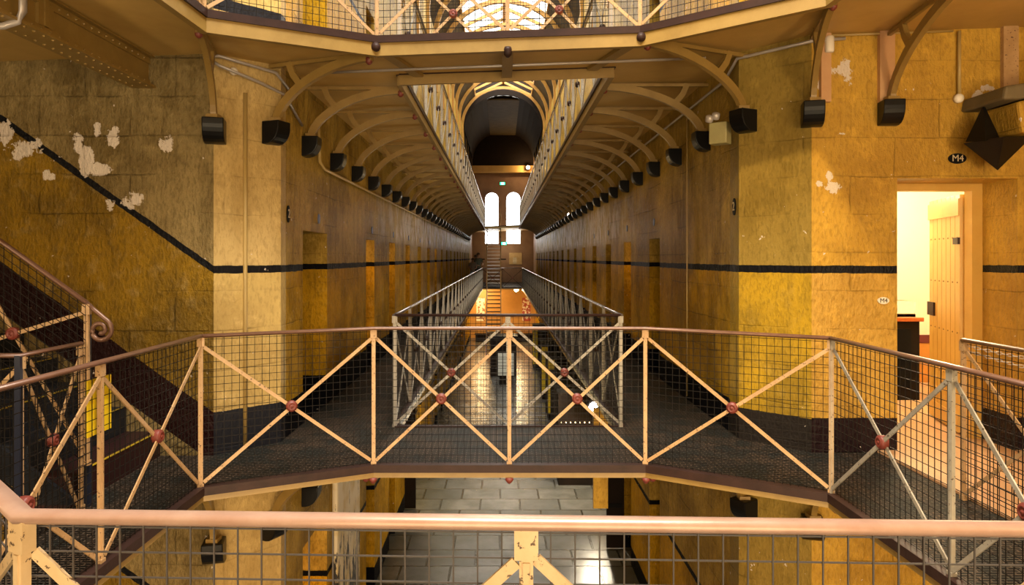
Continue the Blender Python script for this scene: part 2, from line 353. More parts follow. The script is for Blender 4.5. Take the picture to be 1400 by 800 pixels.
# corridor walls with three storeys of cell openings
opL = [(6.46, 7.36)] + [(9.48 + 1.95*i, 10.10 + 1.95*i) for i in range(16)]
opR = [(8.88 + 1.97*i, 9.50 + 1.97*i) for i in range(16)]
YW = 41.0
def corridor_wall(name, xin, sgn, ops, y0, yc):
    xo = xin + sgn * .45; m = MB(); y = y0
    dh = [(0, 2.12), (F2, E + .26), (UZ(xin), UZ(xin) + 1.85)]
    for (a, b) in ops:
        if b > YW - .2: break
        m.box(xin, xo, y, a, 0, TOP - .6)
        m.box(xin, xo, a, b, dh[0][1], dh[1][0]).box(xin, xo, a, b, dh[1][1], dh[2][0]).box(xin, xo, a, b, dh[2][1], TOP - .6)
        y = b
    m.box(xin, xo, y, YW, 0, TOP - .6)
    # cell partitions, cell floors and back wall
    xb = xin + sgn * 2.2
    m2 = MB(); m2.box(xb, xb + sgn*.1, yc, YW, 0, TOP - .6)
    prev = None
    for i, (a, b) in enumerate(ops):
        if b > YW - .2: break
        lo = max(yc + .02, a - .6)
        m2.box(xo + sgn*.01, xb, lo, lo + .1, 0, TOP - .6)
        hi = b + .55
        if i == 0 or True: m2.box(xo + sgn*.01, xb, hi, hi + .1, 0, TOP - .6)
    for z in (F2, UZ(xin)): m2.box(xo + sgn*.01, xb, yc, YW, z - .1, z - .01)
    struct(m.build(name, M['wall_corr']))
    return struct(m2.build(name + '_cells', M['door_yellow']))
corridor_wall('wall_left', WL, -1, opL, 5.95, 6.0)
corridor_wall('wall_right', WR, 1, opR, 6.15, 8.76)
# far end: transept behind the corridor and end wall with two tall arched windows
TE = E + 7.6
struct(MB().box(WL-2.2, WL, YW, YW+.3, 0, TE).build('wall_end_left_return', M['end_wall']))
struct(MB().box(WL-.05, WL-.0, YW, YE, 0, TE).box(WR, WR+.05, YW, YE, 0, TE).build('wall_end_sides', M['end_wall']))
def arch_pts(x0, x1, zs, n=10):
    r = (x1-x0)/2; xc = (x0+x1)/2
    return [(xc + r*math.cos(PI - PI*i/n), zs + r*math.sin(PI - PI*i/n)) for i in range(n+1)]
wins = [(-1.07, -.17), (.30, 1.25)]; zw0, zws = E + .92, E + 3.78
m = MB().box(WL, wins[0][0], YE, YE+.4, 0, TE).box(wins[0][1], wins[1][0], YE, YE+.4, 0, TE).box(wins[1][1], WR, YE, YE+.4, 0, TE)
for (a, b) in wins:
    m.box(a, b, YE, YE+.4, 0, zw0)
    ap = arch_pts(a, b, zws); zt = zws + (b-a)/2
    m.box(a, b, YE, YE+.4, zt+.001, TE)
    for i in range(len(ap)-1):
        (x0, z0), (x1, z1) = ap[i], ap[i+1]
        m.add([(x0,YE,z0),(x1,YE,z1),(x1,YE,zt+.002),(x0,YE,zt+.002),(x0,YE+.4,z0),(x1,YE+.4,z1),(x1,YE+.4,zt+.002),(x0,YE+.4,zt+.002)],
              [(0,1,2,3),(7,6,5,4),(0,4,5,1),(1,5,6,2),(2,6,7,3),(3,7,4,0)])
struct(m.build('wall_end', M['end_wall']))
struct(MB().box(WL, wins[0][0], YE-.02, YE, E-.12, E-.06).box(wins[0][1], wins[1][0], YE-.02, YE, E-.12, E-.06).build('trim_1', M['black_gloss']))
for i, (a, b) in enumerate(wins):
    m = MB(); ap = arch_pts(a, b, zws, 12)
    m.sweep([(a, YE+.1, zw0)] + [(x, YE+.1, z) for x, z in ap] + [(b, YE+.1, zw0)], .05, .06, up=(0,1,0))
    for z in (zws, zws-1.3, E+1.55): m.box(a, b, YE+.08, YE+.12, z-.02, z+.02)
    m.box((a+b)/2-.015, (a+b)/2+.015, YE+.08, YE+.12, zw0, E+1.5)
    o = struct(m.build('window_%d' % (i+1), M['black_gloss']))
    pane = MB(); pp = [(a, zw0)] + ap + [(b, zw0)]
    pane.extr(pp, (0, YE+.15, 0), (1,0,0), (0,0,1), (0,1,0), .01).build('pane', emit('bright_window_pane_%d' % i, (1,.98,.95), 7.0), o)
# roof: arched ribs, boarded haunches, glazed ridge
XC = (WL + WR) / 2; RR = 1.96; ZS = TOP - .7; D_SKY = 34.0
yy0, yy1 = 5.9, YE + .4
m = MB()
for sgn in (-1, 1):
    # sloping boards from wall to skylight edge
    xw = XC + sgn*2.42; xs = XC + sgn*1.35
    m.add([(xw,yy0,ZS),(xs,yy0,ZS+1.55),(xs,yy1,ZS+1.55),(xw,yy1,ZS),(xw,yy0,ZS+.08),(xs,yy0,ZS+1.63),(xs,yy1,ZS+1.63),(xw,yy1,ZS+.08)],
          [(0,1,2,3),(7,6,5,4),(0,4,5,1),(1,5,6,2),(2,6,7,3),(3,7,4,0)])
m.box(XC-1.4, XC+1.4, D_SKY, yy1, ZS+1.55, ZS+1.63)
m.box(XC-1.4, XC+1.4, 5.9, 9.0, ZS+1.55, ZS+1.63)
m.box(XL-.3, XC-2.2, 5.85, 6.0, TOP-.65, TOP+.1).box(XC+2.2, XR+.3, 5.85, 6.0, TOP-.65, TOP+.1)
struct(m.build('ceiling_roof', M['roof']))
gl = MB(); bars_ = MB()
y = 9.0
while y < D_SKY:
    for sgn in (-1, 1):
        bars_.bar((XC+sgn*1.38, y, ZS+1.6), (XC, y, ZS+2.25), .06, .10)
    y += 1.1
bars_.box(XC-.05, XC+.05, 9.0, D_SKY, ZS+2.2, ZS+2.3).box(XC-1.42, XC-1.34, 9, D_SKY, ZS+1.5, ZS+1.66).box(XC+1.34, XC+1.42, 9, D_SKY, ZS+1.5, ZS+1.66)
struct(bars_.build('trim_2', M['rib']))
yr = 8.4; ri = 0
while yr < YE - .5:
    rb = MB(); pts = [(XC + RR*math.cos(PI*k/24), yr, ZS + .0 + RR*math.sin(PI*k/24)*.93) for k in range(25)]
    pts = [(XC+RR, yr, ZS-1.6)] + pts + [(XC-RR, yr, ZS-1.6)]
    rb.sweep(pts, .10, .14, up=(0,1,0)) if False else rb.sweep(pts, .13, .10, up=(0,1,0))
    o = rb.build('roof_rib', M['rib'] if yr < D_SKY - .3 else M['wood_dark'])  # ribs past the skylight take a dark colour as the bay's shade
    tag(o, 'arched ochre roof rib spanning the hall, %s from the crossing' % ORD(ri) if yr < D_SKY-.3 else 'dark arched roof rib in the unlit end bay, %s from the crossing' % ORD(ri), 'roof rib', 'arched roof ribs')
    yr += 2.2; ri += 1
m = MB()
for k in range(24):
    a0, a1 = PI*k/24, PI*(k+1)/24; zt_ = ZS + 2.7
    x0_, z0_, x1_, z1_ = XC+1.90*math.cos(a0), ZS+1.72*math.sin(a0), XC+1.90*math.cos(a1), ZS+1.72*math.sin(a1)
    q = [(x0_,D_SKY-.45,z0_),(x1_,D_SKY-.45,z1_),(x1_,D_SKY-.45,zt_),(x0_,D_SKY-.45,zt_)]
    m.add(q + [(x,D_SKY-.3,z) for x,_,z in q], [(0,1,2,3),(7,6,5,4),(0,4,5,1),(1,5,6,2),(2,6,7,3),(3,7,4,0)])
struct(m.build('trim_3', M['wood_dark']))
# boarded vault over the last bays, shade painted as dark timber, and tie beam
vv = []; fs = []
for k in range(17):
    a = PI*k/16
    for yv in (D_SKY-.3, YE): vv.append((XC + 1.90*math.cos(a), yv, ZS + 1.72*math.sin(a)))
for k in range(16): fs.append((2*k, 2*k+1, 2*k+3, 2*k+2))
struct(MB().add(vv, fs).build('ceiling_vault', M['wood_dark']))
struct(MB().box(WL, WR, YE-.5, YE-.01, E+5.45, E+5.88).build('trim_4', M['soffit']))
struct(MB().box(WL, WR, YE-.3, YE-.005, E+5.89, E+8.6).build('wall_end_gable', M['wood_dark']))  # dark timber colour carries the end bay's shade here too

# ------------------------------------------------------------------ cell M4
struct(MB().box(2.6, 5.9, 8.6, 8.7, F2, F2+2.8).box(2.6, 2.7, 5.9, 8.6, F2, F2+2.8).box(5.8, 5.9, 5.9, 8.6, F2, F2+2.8).box(2.6, 5.9, 5.9, 8.7, F2+2.7, F2+2.8).build('wall_cell_room', M['cell_wall']))
struct(MB().box(2.6, 5.9, 5.5, 8.7, F2-.04, F2+.005).build('floor_cell', M['landing']))
struct(MB().box(2.7, 5.8, 8.57, 8.6, F2, E-1.07).build('trim_5', paint('orange_dado', (.55,.22,.03), (.5,.2,.03), .5)))
struct(MB().box(2.7, 5.8, 8.56, 8.6, E-1.07, E-.97).build('trim_6', M['maroon']))
point('cell_room_lamp', (4.3, 7.1, F2+2.45), 150, (1, .84, .56), .25)
# door frame and plank door
dfr = struct(MB().box(DX1-.09, DX1, 5.90, 6.0, F2, DZ).box(DX0, DX1-.0905, 5.90, 6.0, DZ-.06, DZ).build('door_1', M['door_yellow']))
hx, hy = 4.07, 6.02; ex, ey = 4.29, 6.80
dd = Vector((ex-hx, ey-hy, 0)); Ld = dd.length; dd.normalize(); nn = Vector((dd.y, -dd.x, 0))
door = empty('plank_door', (hx, hy, F2), 'yellow planked cell door standing open inside the doorway numbered M4', 'door')
m = MB(); npl = 7
for k in range(npl):
    a = Vector((hx,hy,0)) + dd*(Ld*k/npl+.004); b = Vector((hx,hy,0)) + dd*(Ld*(k+1)/npl-.004)
    m.bar((a.x,a.y,F2+1.08),(b.x,b.y,F2+1.08), .045, 2.10)
m.build('planks', M['door_yellow'], door)
m = MB(); off = -nn*.028
for zc in (F2+.12, F2+1.05, F2+2.10-.05):
    a = Vector((hx,hy,zc))+off; b = a + dd*Ld; m.bar(a, b, .018, .14)
m = MB()
for zc in (F2+.10, F2+2.02):
    for s_ in (-1, 1):
        a = Vector((hx,hy,zc)) + nn*(s_*.030); m.bar(a, a+dd*Ld, .012, .15)
m.build('ledge', M['door_yellow'], door)
m = MB()
for k in range(7):
    for zc in (F2+.5, F2+.9, F2+1.35, F2+1.75):
        c = Vector((hx,hy,zc)) + dd*(Ld*(k+.5)/7); m.lathe(c - nn*.022, -nn, [(.008,0),(.008,.004),(0.003,.007)], 6)
m.build('rivet', M['iron_ochre'], door)['kind'] = 'stuff'
lk_ = Vector((hx,hy,F2+1.07)) + dd*(Ld*.90)
MB().bar(lk_ - nn*.03 - dd*.09, lk_ - nn*.03 + dd*.09, .02, .13).build('lock_plate', M['kerb'], door)
MB().bar(Vector((hx,hy,F2+1.72)) - nn*.03, Vector((hx,hy,F2+1.72)) - nn*.03 + dd*.12, .02, .06).build('hinge', M['kerb'], door)
# display plinth with glass case
pl = empty('display_plinth', (4.25, 7.8, F2), 'black display plinth with orange-brown top and glass case inside the lit cell', 'display case')
MB().box(3.80, 4.60, 7.5, 8.1, F2, E-.70).build('plinth', M['wood_dark'], pl, bevel=.01)
MB().box(3.87, 4.50, 7.492, 7.5, F2+.15, E-.78).build('front_panel', M['black_gloss'], pl)
MB().box(3.77, 4.63, 7.47, 8.13, E-.70, E-.655).build('plinth_top', plain('orange_timber', (.42,.10,.02), .3), pl, bevel=.006)
g = MB().box(3.83, 4.57, 7.53, 8.07, E-.655, E-.48).build('glass_case', M['glass'], pl)
MB().box(4.25, 4.38, 7.7, 7.73, E-.655, E-.55).build('exhibit_card', M['white'], pl)

# ------------------------------------------------------------------ railings
_cache = {}
def railing(name, label, pts, h=1.05, group=None, rail='rail', iron='iron_cream', cell=.05, wire=.0033, sc=1.0, wires='wire', panels=True, flip=1, rail_mat_h=.028, rail_w=.05, bw=.024, pw=.014, ros='rosette'):
    root = empty(name, pts[0], label, 'railing', group)
    up = Vector((0,0,1))
    m = MB(); m.sweep([Vector(p)+up*(h-.014) for p in pts], rail_w, rail_mat_h, round_=True)
    m.build('handrail', M[rail], root, smooth=True)
    kp = ('post', h, iron, pw)
    if kp not in _cache:
        b = MB().box(-pw,pw,-.010,.010,0,h-.02).box(-.007,.007,-pw,pw,0,h-.09)
        b.box(-.024,.024,-.014,.014,h-.085,h-.02).box(-.02,.02,-.016,.016,0,.03)
        _cache[kp] = b.mesh('post', M[iron])
    for i, p in enumerate(pts):
        d = Vector(pts[min(i+1,len(pts)-1)]) - Vector(pts[max(i-1,0)]); a = math.atan2(d.y, d.x)
        link('post', _cache[kp], root, Matrix.Translation(p) @ Matrix.Rotation(a, 4, 'Z'))
    for i in range(len(pts)-1):
        a = Vector(pts[i]); b = Vector(pts[i+1]); L = math.hypot(b.x-a.x, b.y-a.y); dz = b.z-a.z
        ang = math.atan2(b.y-a.y, b.x-a.x)
        key = (round(L,2), round(dz,2), round(h,2), iron, wires, flip, wire, bw, ros)
        if key not in _cache:
            def P(s, z): return Vector((s, 0, z + dz*s/L))
            m1 = MB().bar(P(.02, .04)+Vector((0,-.008,0)), P(L-.02, h-.09)+Vector((0,-.008,0)), .008, bw, up=(0,0,1)).mesh('brace', M[iron])
            m2 = MB().bar(P(.02, h-.09)+Vector((0,.008,0)), P(L-.02, .04)+Vector((0,.008,0)), .008, bw, up=(0,0,1)).mesh('brace', M[iron])
            mc = P(L/2, h/2-.02)
            pr = [(.008,-.030),(.010,-.024),(.020,-.024),(.022,-.028),(.028,-.028),(.031,-.022),(.038,-.020),(.040,-.014),(.040,.014),(.038,.020),(.031,.022),(.028,.028),(.022,.028),(.020,.024),(.010,.024),(.008,.030)]
            m3 = MB().lathe(mc, (0,1,0), pr, 16).mesh('rosette', M[ros], True)
            wr = MB(); n = max(2, round(L/cell)); nz = round((h-.05)/cell); yo = .013*flip; hw = wire/2
            for k in range(n+1):
                s = L*k/n; z0, z1 = dz*k/n + .01, dz*k/n + h - .02
                wr.box(s-hw, s+hw, yo-hw, yo+hw, z0, z1)
            for k in range(nz):
                z = .02 + (h-.06)*k/(nz-1)
                wr.bar(P(0, z)+Vector((0,yo+wire*.9,0)), P(L, z)+Vector((0,yo+wire*.9,0)), wire, wire)
            m4 = wr.mesh('mesh_panel', M[wires])
            _cache[key] = (m1, m2, m3, m4)
        Mx = Matrix.Translation(a) @ Matrix.Rotation(ang, 4, 'Z'); m1, m2, m3, m4 = _cache[key]
        link('brace', m1, root, Mx); link('brace', m2, root, Mx); link('rosette', m3, root, Mx)
        if panels: link('mesh_panel', m4, root, Mx)
    return root
def lv(pts, z=F2): return [(x, y, z if z is not None else UZ(x)) for x, y in pts]
railing('bridge_railing', 'mesh railing with crossed braces along the far edge of the octagonal opening', lv([OCT2[9], OCT2[0], (.06,5.16), OCT2[1], OCT2[2]]))
railing('side_railing', 'railing along the left side of the octagonal opening, yellow board on its post', lv([OCT2[7], OCT2[8], OCT2[9]]))
railing('side_railing', 'mesh railing along the right side of the octagonal opening, in front of the lit doorway', lv([OCT2[2], OCT2[3], OCT2[4]]), iron='iron_pale')
railing('near_railing', 'nearest mesh railing with thick handrail crossing the bottom of the view', lv([OCT2[7], OCT2[6], (.05,1.375), OCT2[5], OCT2[4]]), wires='wire_light', wire=.0030, rail='rail_near', iron='iron_near')
def runpts(x, y0, y1, n, z): return [(x, y0 + (y1-y0)*i/n, z) for i in range(n+1)]
railing('well_railing', 'long grey topped railing along the left edge of the hall void, middle gallery', runpts(W2[0], W2[2], W2[3], 28, F2), rail='rail_grey', iron='iron_pale', wire=.0014, bw=.034, pw=.018, ros='kerb')
railing('well_railing', 'long grey topped railing along the right edge of the hall void, middle gallery', runpts(W2[1], W2[2], W2[3], 28, F2), rail='rail_grey', iron='iron_pale', wire=.0014, bw=.034, pw=.018, ros='kerb')
railing('cross_railing', 'dark topped railing closing the near end of the hall void, behind the bridge railing', lv([(W2[0],W2[2]), (.06,W2[2]), (W2[1],W2[2])]), rail='kerb', iron='iron_pale')
railing('cross_railing', 'small distant railing closing the far end of the hall void beside the iron stair', lv([(W2[0],W2[3]), (.06,W2[3]), (W2[1],W2[3])]), rail='rail_grey', iron='kerb')
railing('upper_well_railing', 'long railing of the upper gallery seen from below, left of the void', runpts(W3[0], W3[2], W3[3], 28, UZ(W3[0])), rail='rail_grey', iron='iron_pale', panels=False, bw=.034, pw=.018, ros='kerb')
railing('upper_well_railing', 'long railing of the upper gallery seen from below, right of the void', runpts(W3[1], W3[2], W3[3], 28, UZ(W3[1])), rail='rail_grey', iron='iron_pale', panels=False, bw=.034, pw=.018, ros='kerb')
railing('upper_cross_railing', 'upper gallery railing closing the near end of the void, just behind the upper bridge railing', lv([(W3[0],W3[2]), (.05,W3[2]), (W3[1],W3[2])], None), iron='iron_cream')
railing('upper_bridge_railing', 'mesh railing of the upper gallery overhead at the top edge of the view', lv([OCT3[8], OCT3[9], OCT3[0], (.05,5.31), OCT3[1], OCT3[2], OCT3[3]], None))
railing('stairwell_railing', 'low railing guarding the dark stairwell at the left, with a dark blue corner post', lv([(-2.62,4.25), (-2.62,3.72), (-3.55,3.72)]), rail_w=.045)
railing('landing_railing', 'brown railing on the pale landing at the far right, chain hooked to its end post', lv([(3.0,4.43), (3.02,3.3), (3.02,2.2)]), iron='iron_cream')
tag(MB().box(-2.635,-2.605,3.69,3.72,0.0,E-.53).build('corner_post', M['blue_post']), 'dark blue square post standing at the stairwell corner, far left', 'post')

# edges and beams of the gallery decks
def edge_run(name, pts, z_of, top, bot, mat, w_, off=0):
    m = MB(); m.sweep([(x, y, z_of(x) + (top+bot)/2) for x, y in pts], w_, abs(top-bot)); return struct(m.build(name, mat))
oc2 = OCT2 + [OCT2[0]]; oc3 = OCT3 + [OCT3[0]]
edge_run('trim_7', oc2, lambda x: F2, .012, -.045, M['kerb'], .075)
edge_run('trim_8', oc2, lambda x: F2, -.0455, -.085, M['iron_ochre'], .055)
edge_run('trim_9', oc3, UZ, .02, -.035, M['kerb'], .075)
edge_run('trim_10', oc3, UZ, -.0355, -.135, M['iron_ochre'], .05)
def well_edge(n0, w, zf, lo):
    r = rect(w); r = r + [r[0]]
    edge_run('trim_%d' % n0, r, zf, .012, -.04, M['kerb'], .06)
    edge_run('trim_%d' % (n0+1), r, zf, -.0405, -lo, M['iron_ochre'], .04)
well_edge(11, W2, lambda x: F2, .10)
well_edge(13, W3, UZ, .13)

# ------------------------------------------------------------------ brackets with black corbels
def bracket(W_, P_, z0, z1, label, group, pale='iron_ochre', knob=True):
    a = Vector((W_[0], W_[1], z0)); b = Vector((P_[0], P_[1], z0)); d = b - a; L = d.length; d.normalize(); n = Vector((-d.y, d.x, 0)); H = z1 - z0
    root = empty('gallery_bracket', a, label, 'bracket', group)
    # corbel: block with a rounded lower front
    prof = [(-.02,.0),(.15,.0),(.15,-.05),(.147,-.08),(.138,-.11),(.122,-.14),(.10,-.163),(.07,-.18),(.035,-.188),(-.02,-.19)]
    MB().extr(prof, a, d, (0,0,1), n, .16).build('corbel', M['black'], root, bevel=.008)
    N = 14; pts = []
    for k in range(N+1):
        t_ = (PI/2)*k/N; s = .07 + (L-.07)*(1-math.cos(t_))**.86; z = (H-.03)*math.sin(t_)
        pts.append(a + d*s + Vector((0,0,z)))
    m = MB(); m.sweep(pts, .07, .042, up=n)
    m.bar(a + d*.07 + Vector((0,0,-.005)), a + d*.07 + Vector((0,0,.03)), .09, .09)
    m.build('arch_rib', M[pale], root)
    k = 6; p = pts[k]; q = a + d*(L*.20) + Vector((0,0,H)); mid = (p+q)/2 + d*(-.02)
    MB().sweep([p, mid, q], .055, .036, up=n).build('strut', M[pale], root)
    MB().sweep([a + Vector((0,0,H-.012)), b + Vector((0,0,H-.012))], .03, .03).build('joist', M[pale], root)
    if knob: MB().lathe(b + Vector((0,0,H-.03)) - d*.03, (0,0,-1), [(.022,0),(.030,.02),(.026,.05),(.01,.065)], 10).build('bolt', M['rosette'], root, True)
    return root
proto = None
def copy_bracket(src, dy, label, group):
    r = src.copy(); C.objects.link(r); r.location.y += dy; r['label'] = label; r['group'] = group
    for ch in src.children:
        c = ch.copy(); C.objects.link(c); c.parent = r; c.matrix_parent_inverse = ch.matrix_parent_inverse.copy()
        c.matrix_basis = ch.matrix_basis.copy()
    return r
gz = -3.31
for side, xw, xe, y0, nm in (('left', WL, W3[0], 6.50, 'left'), ('right', WR, W3[1], 6.80, 'right')):
    z0 = E + (1.15 if side == 'left' else 1.25); z1 = min(UZ(xw), UZ(xe)) - .04
    g = 'brackets under the upper gallery, %s side' % side
    b0 = bracket((xw, y0), (xe, y0), z0, z1, 'curved ochre bracket on a black corbel, first along the %s hall wall from the crossing' % side, g)
    for i in range(1, 31):
        copy_bracket(b0, 1.07*i, 'curved ochre bracket on a black corbel, %s along the %s hall wall from the crossing' % (ORD(i), side), g)
    if True:
        b1 = bracket((xw, y0), (W2[0] if side=='left' else W2[1], y0), z0+gz, F2-.06, 'ochre bracket under the middle gallery, first along the %s hall wall' % side, 'brackets under the middle gallery, %s side' % side)
        for i in range(1, 9):
            copy_bracket(b1, 1.07*i, 'ochre bracket under the middle gallery, %s along the %s hall wall' % (ORD(i), side), 'brackets under the middle gallery, %s side' % side)
def ringb(Wp, P, dz, lab, lvl3=True, pale='iron_ochre'):
    if lvl3: bracket(Wp, P, E + dz, min(UZ(Wp[0]), UZ(P[0])) - .04, lab + ' under the upper gallery', 'brackets around the crossing', pale)
    else: bracket(Wp, P, E + dz + gz, F2 - .06, lab + ' below the middle gallery', 'brackets around the crossing', pale)
for l3 in (True, False):
    O = OCT3 if l3 else OCT2
    ringb((-1.95, 5.75), (O[0][0]-.05, O[0][1]+.08), 1.14, 'curved bracket on the left pier corner, black corbel,', l3)
    ringb((-2.27, 5.416), (O[9][0]-.06, O[9][1]+.05), 1.09, 'straight looking bracket on the outer edge of the left pier', l3, 'iron_ochre')
    ringb((2.12, 5.85), (O[1][0]+.05, O[1][1]+.08), 1.26, 'curved bracket on the right pier corner, black corbel,', l3)
    ringb((2.50, 5.50), (O[2][0]+.06, O[2][1]+.05), 1.24, 'narrow bracket between right pier and door wall', l3)
    ringb((3.11, 5.50), (2.92, 4.15), 1.25, 'big curved bracket on the wall left of the doorway', l3, 'iron_ochre')
for i, x in enumerate((2.62, 3.06)):
    pass
# pale pilaster strips behind right hand brackets
tag(MB().box(3.03, 3.15, 5.46, 5.5, E+1.25, UZ(3.1)-.03).build('bracket_backing', M['landing']), 'pale timber strip on the wall behind the big curved bracket', 'board')
tag(MB().box(4.02, 4.14, 5.46, 5.5, E+1.2, UZ(4.1)-.03).build('bracket_backing', M['iron_cream']), 'pale timber strip on the wall at the top right corner', 'board')
tag(MB().box(2.56, 2.64, 5.46, 5.5, E+1.25, UZ(2.6)-.03).build('bracket_backing', M['landing']), 'pale timber strip on the wall behind the narrow bracket', 'board')

# upper bridge middle beam, straps
struct(MB().bar((.05,5.31,UZ(0)-.085),(.05,W3[2],UZ(0)-.085), .09, .03).bar((-.97,5.4,UZ(-.9)-.05),(-.75,6.2,UZ(-.8)-.05),.09,.03).bar((1.08,5.4,UZ(1)-.05),(.82,6.2,UZ(.8)-.05),.09,.03).build('trim_15', M['iron_ochre']))
tag(MB().lathe((.05,5.30,UZ(0)-.10), (0,0,-1), [(.03,0),(.036,.02),(.03,.06),(.01,.08)], 12).build('iron_bolt', M['kerb'], None, True), 'dark bolt hanging at the middle of the upper bridge beam', 'bolt', 'bolts on the bridge beams')
for (x, y), lb in ((OCT3[0], 'left bend of the upper bridge beam'), (OCT3[1], 'right bend of the upper bridge beam')):
    tag(MB().lathe((x, y-.03, UZ(x)-.07), (0,-1,0), [(.02,-.02),(.036,0),(.036,.02),(.012,.035)], 12).build('iron_bolt', M['kerb'], None, True), 'round dark bolt at the '+lb, 'bolt', 'bolts on the bridge beams')
for (x, y), lb in ((OCT2[0], 'left bend'), ((.06,5.16), 'middle'), (OCT2[1], 'right bend')):
    tag(MB().lathe((x, y-.02, F2-.085), (0,0,-1), [(.028,0),(.034,.015),(.02,.035),(.01,.045)], 12).build('iron_bolt', M['rosette'], None, True), 'red bolt under the %s of the middle gallery bridge edge' % lb, 'bolt', 'bolts on the bridge beams')
tag(MB().tube([(-1.55,5.85,UZ(-1.6)-.09),(1.75,5.85,UZ(1.7)-.085)], .012).build('conduit', M['pipe'], None, True), 'thin grey conduit crossing under the upper bridge', 'pipe')

# riveted girder, top left
gi = empty('riveted_girder', (-2.85, 5.416, E+1.35), 'ochre riveted plate girder running into the wall at top left', 'girder')
xg = -2.80; zt, zb = UZ(-2.8)-.035, E+1.36
MB().box(xg-.02, xg, .5, 5.416, zb, zt).build('web', M['iron_ochre'], gi)
MB().box(xg-.13, xg+.06, .5, 5.416, zb-.015, zb+.003).build('flange', M['iron_ochre'], gi)
MB().box(xg-.10, xg+.05, .5, 5.416, zt-.012, zt).build('flange', M['iron_ochre'], gi)
MB().box(xg, xg+.014, .5, 5.416, zb, zb+.05).box(xg, xg+.014, .5, 5.416, zt-.06, zt-.01).build('angle', M['iron_ochre'], gi)
MB().box(xg, xg+.02, 4.10, 4.24, zb+.05, zt-.03).box(xg, xg+.028, 4.15, 4.19, zb+.05, zt-.03).build('stiffener', M['iron_ochre'], gi)
m = MB(); y = 2.6
while y < 5.4:
    for (px_, pz_) in ((xg+.014, zb+.027), (xg+.014, zt-.035)): m.lathe((px_, y, pz_), (1,0,0), [(.010,0),(.008,.006),(.003,.009)], 6)
    for xx in (xg+.03, xg-.08): m.lathe((xx, y, zb-.015), (0,0,-1), [(.010,0),(.008,.006),(.003,.009)], 6)
    y += .085
for y in (3.55,3.7,3.85,4.0):
    for k in range(3): m.lathe((xg, y, zb+.09+k*.055), (1,0,0), [(.010,0),(.008,.006),(.003,.009)], 6)
m.build('rivet', M['iron_ochre'], gi)['kind'] = 'stuff'

# ------------------------------------------------------------------ stair at the left
st = empty('stone_staircase', (-2.7, 4.85, F2), 'dark stone stair with yellow nosings climbing left along the wall', 'staircase')
nose = paint('yellow_nosing', (.55,.36,.01), (.16,.11,.02), .5, sc=9)
for i in range(9):
    x1 = -2.70 - .27*i; z1 = F2 + .195*(i+1)
    s_ = MB().box(x1-.30, x1, 4.28, 5.41, z1-.20, z1).build('step', M['step'] if i else M['step_red'], st, bevel=.008)
    MB().box(x1-.018, x1+.004, 4.40, 5.36, z1+.0005, z1+.004).build('nosing_strip', nose, s_)
MB().extr([(0,-.05),(-2.5,1.75),(-2.5,1.45),(-.25,-.05)], (-2.62,4.262,F2+.08), (1,0,0),(0,0,1),(0,1,0),.03).build('string', M['step'], st)
# stair balustrade
P0 = Vector((-2.60,4.28,E-1.30)); dvec = Vector((-.92,0,.66))
sr = railing('stair_railing', 'sloping mesh stair railing with scrolled handrail end at left', [tuple(P0), tuple(P0+dvec), tuple(P0+dvec*2)], h=1.03, rail_w=.045)
pts = []
c0 = Vector((-2.515, 4.28, E-.455))
hs = Vector((-2.60,4.28,E-.285))
for k in range(34):
    a = math.radians(50 - k*15.5); r_ = .062*(1-k/34.0)**.8 + .012
    pts.append(Vector((c0.x + .0 + r_*math.cos(a), 4.28, c0.z + r_*math.sin(a))))
MB().tube([hs, hs + Vector((.05,0,-.045)), *pts], .015).build('scroll', M['rail'], sr, True)
MB().box(-2.63,-2.60,4.30,4.33,F2,E-.30).build('newel_post', M['blue_post'], sr)
# yellow board on the railing
tag(MB().box(-2.085,-2.075,3.42,3.63,E-.905,E-.62).build('warning_board', M['yellow']), 'plain yellow board fixed behind the left railing post', 'sign')

# ------------------------------------------------------------------ wall fittings
def text_mesh(s, size, mat, M4, name='lettering', parent=None, th=.001):
    cu = bpy.data.curves.new(name, 'FONT'); cu.body = s; cu.size = size; cu.align_x = 'CENTER'; cu.align_y = 'CENTER'; cu.extrude = th
    cu.materials.append(mat); o = bpy.data.objects.new(name, cu); C.objects.link(o)
    bpy.context.view_layer.update(); me = bpy.data.meshes.new_from_object(o.evaluated_get(bpy.context.evaluated_depsgraph_get())); bpy.data.objects.remove(o)
    o = bpy.data.objects.new(name, me); C.objects.link(o); o.matrix_world = M4
    if parent:
        o.parent = parent; o.matrix_parent_inverse = parent.matrix_basis.inverted(); o.matrix_basis = M4
    return o
def oval(name, c, rx, rz, nrm, label, txt=None, tsize=.06, bg='black_gloss', fg=(.6,.48,.3), rim=None):
    n = Vector(nrm).normalized(); u = Vector((0,0,1)); s = u.cross(n); root = empty(name, c, label, 'number plate')
    prof = [(rx*math.cos(2*PI*k/20), rz*math.sin(2*PI*k/20)) for k in range(20)]
    MB().extr(prof, Vector(c)+n*.006, s, u, n, .012).build('plate', M[bg], root)
    if rim: MB().extr([(a*.86,b*.86) for a,b in prof], Vector(c)+n*.0125, s, u, n, .002).build('face', M[rim], root)
    if txt:
        Mx = Matrix((s, u, n)).transposed().to_4x4(); Mx.translation = Vector(c)+n*.0145
        text_mesh(txt, tsize, plain('plate_lettering', fg, .5), Mx, 'lettering', root)
    return root
oval('number_plate', (wx(1308,5.5), 5.5, wz(217,5.5)), .072, .042, (0,-1,0), 'black oval plate lettered M4 above the doorway', 'M4', .075)
oval('number_plate', (wx(1207,5.5), 5.5, wz(411,5.5)), .046, .028, (0,-1,0), 'small worn pale oval plate lettered M4 left of the doorway', 'M4', .05, bg='white', fg=(.02,.02,.02))
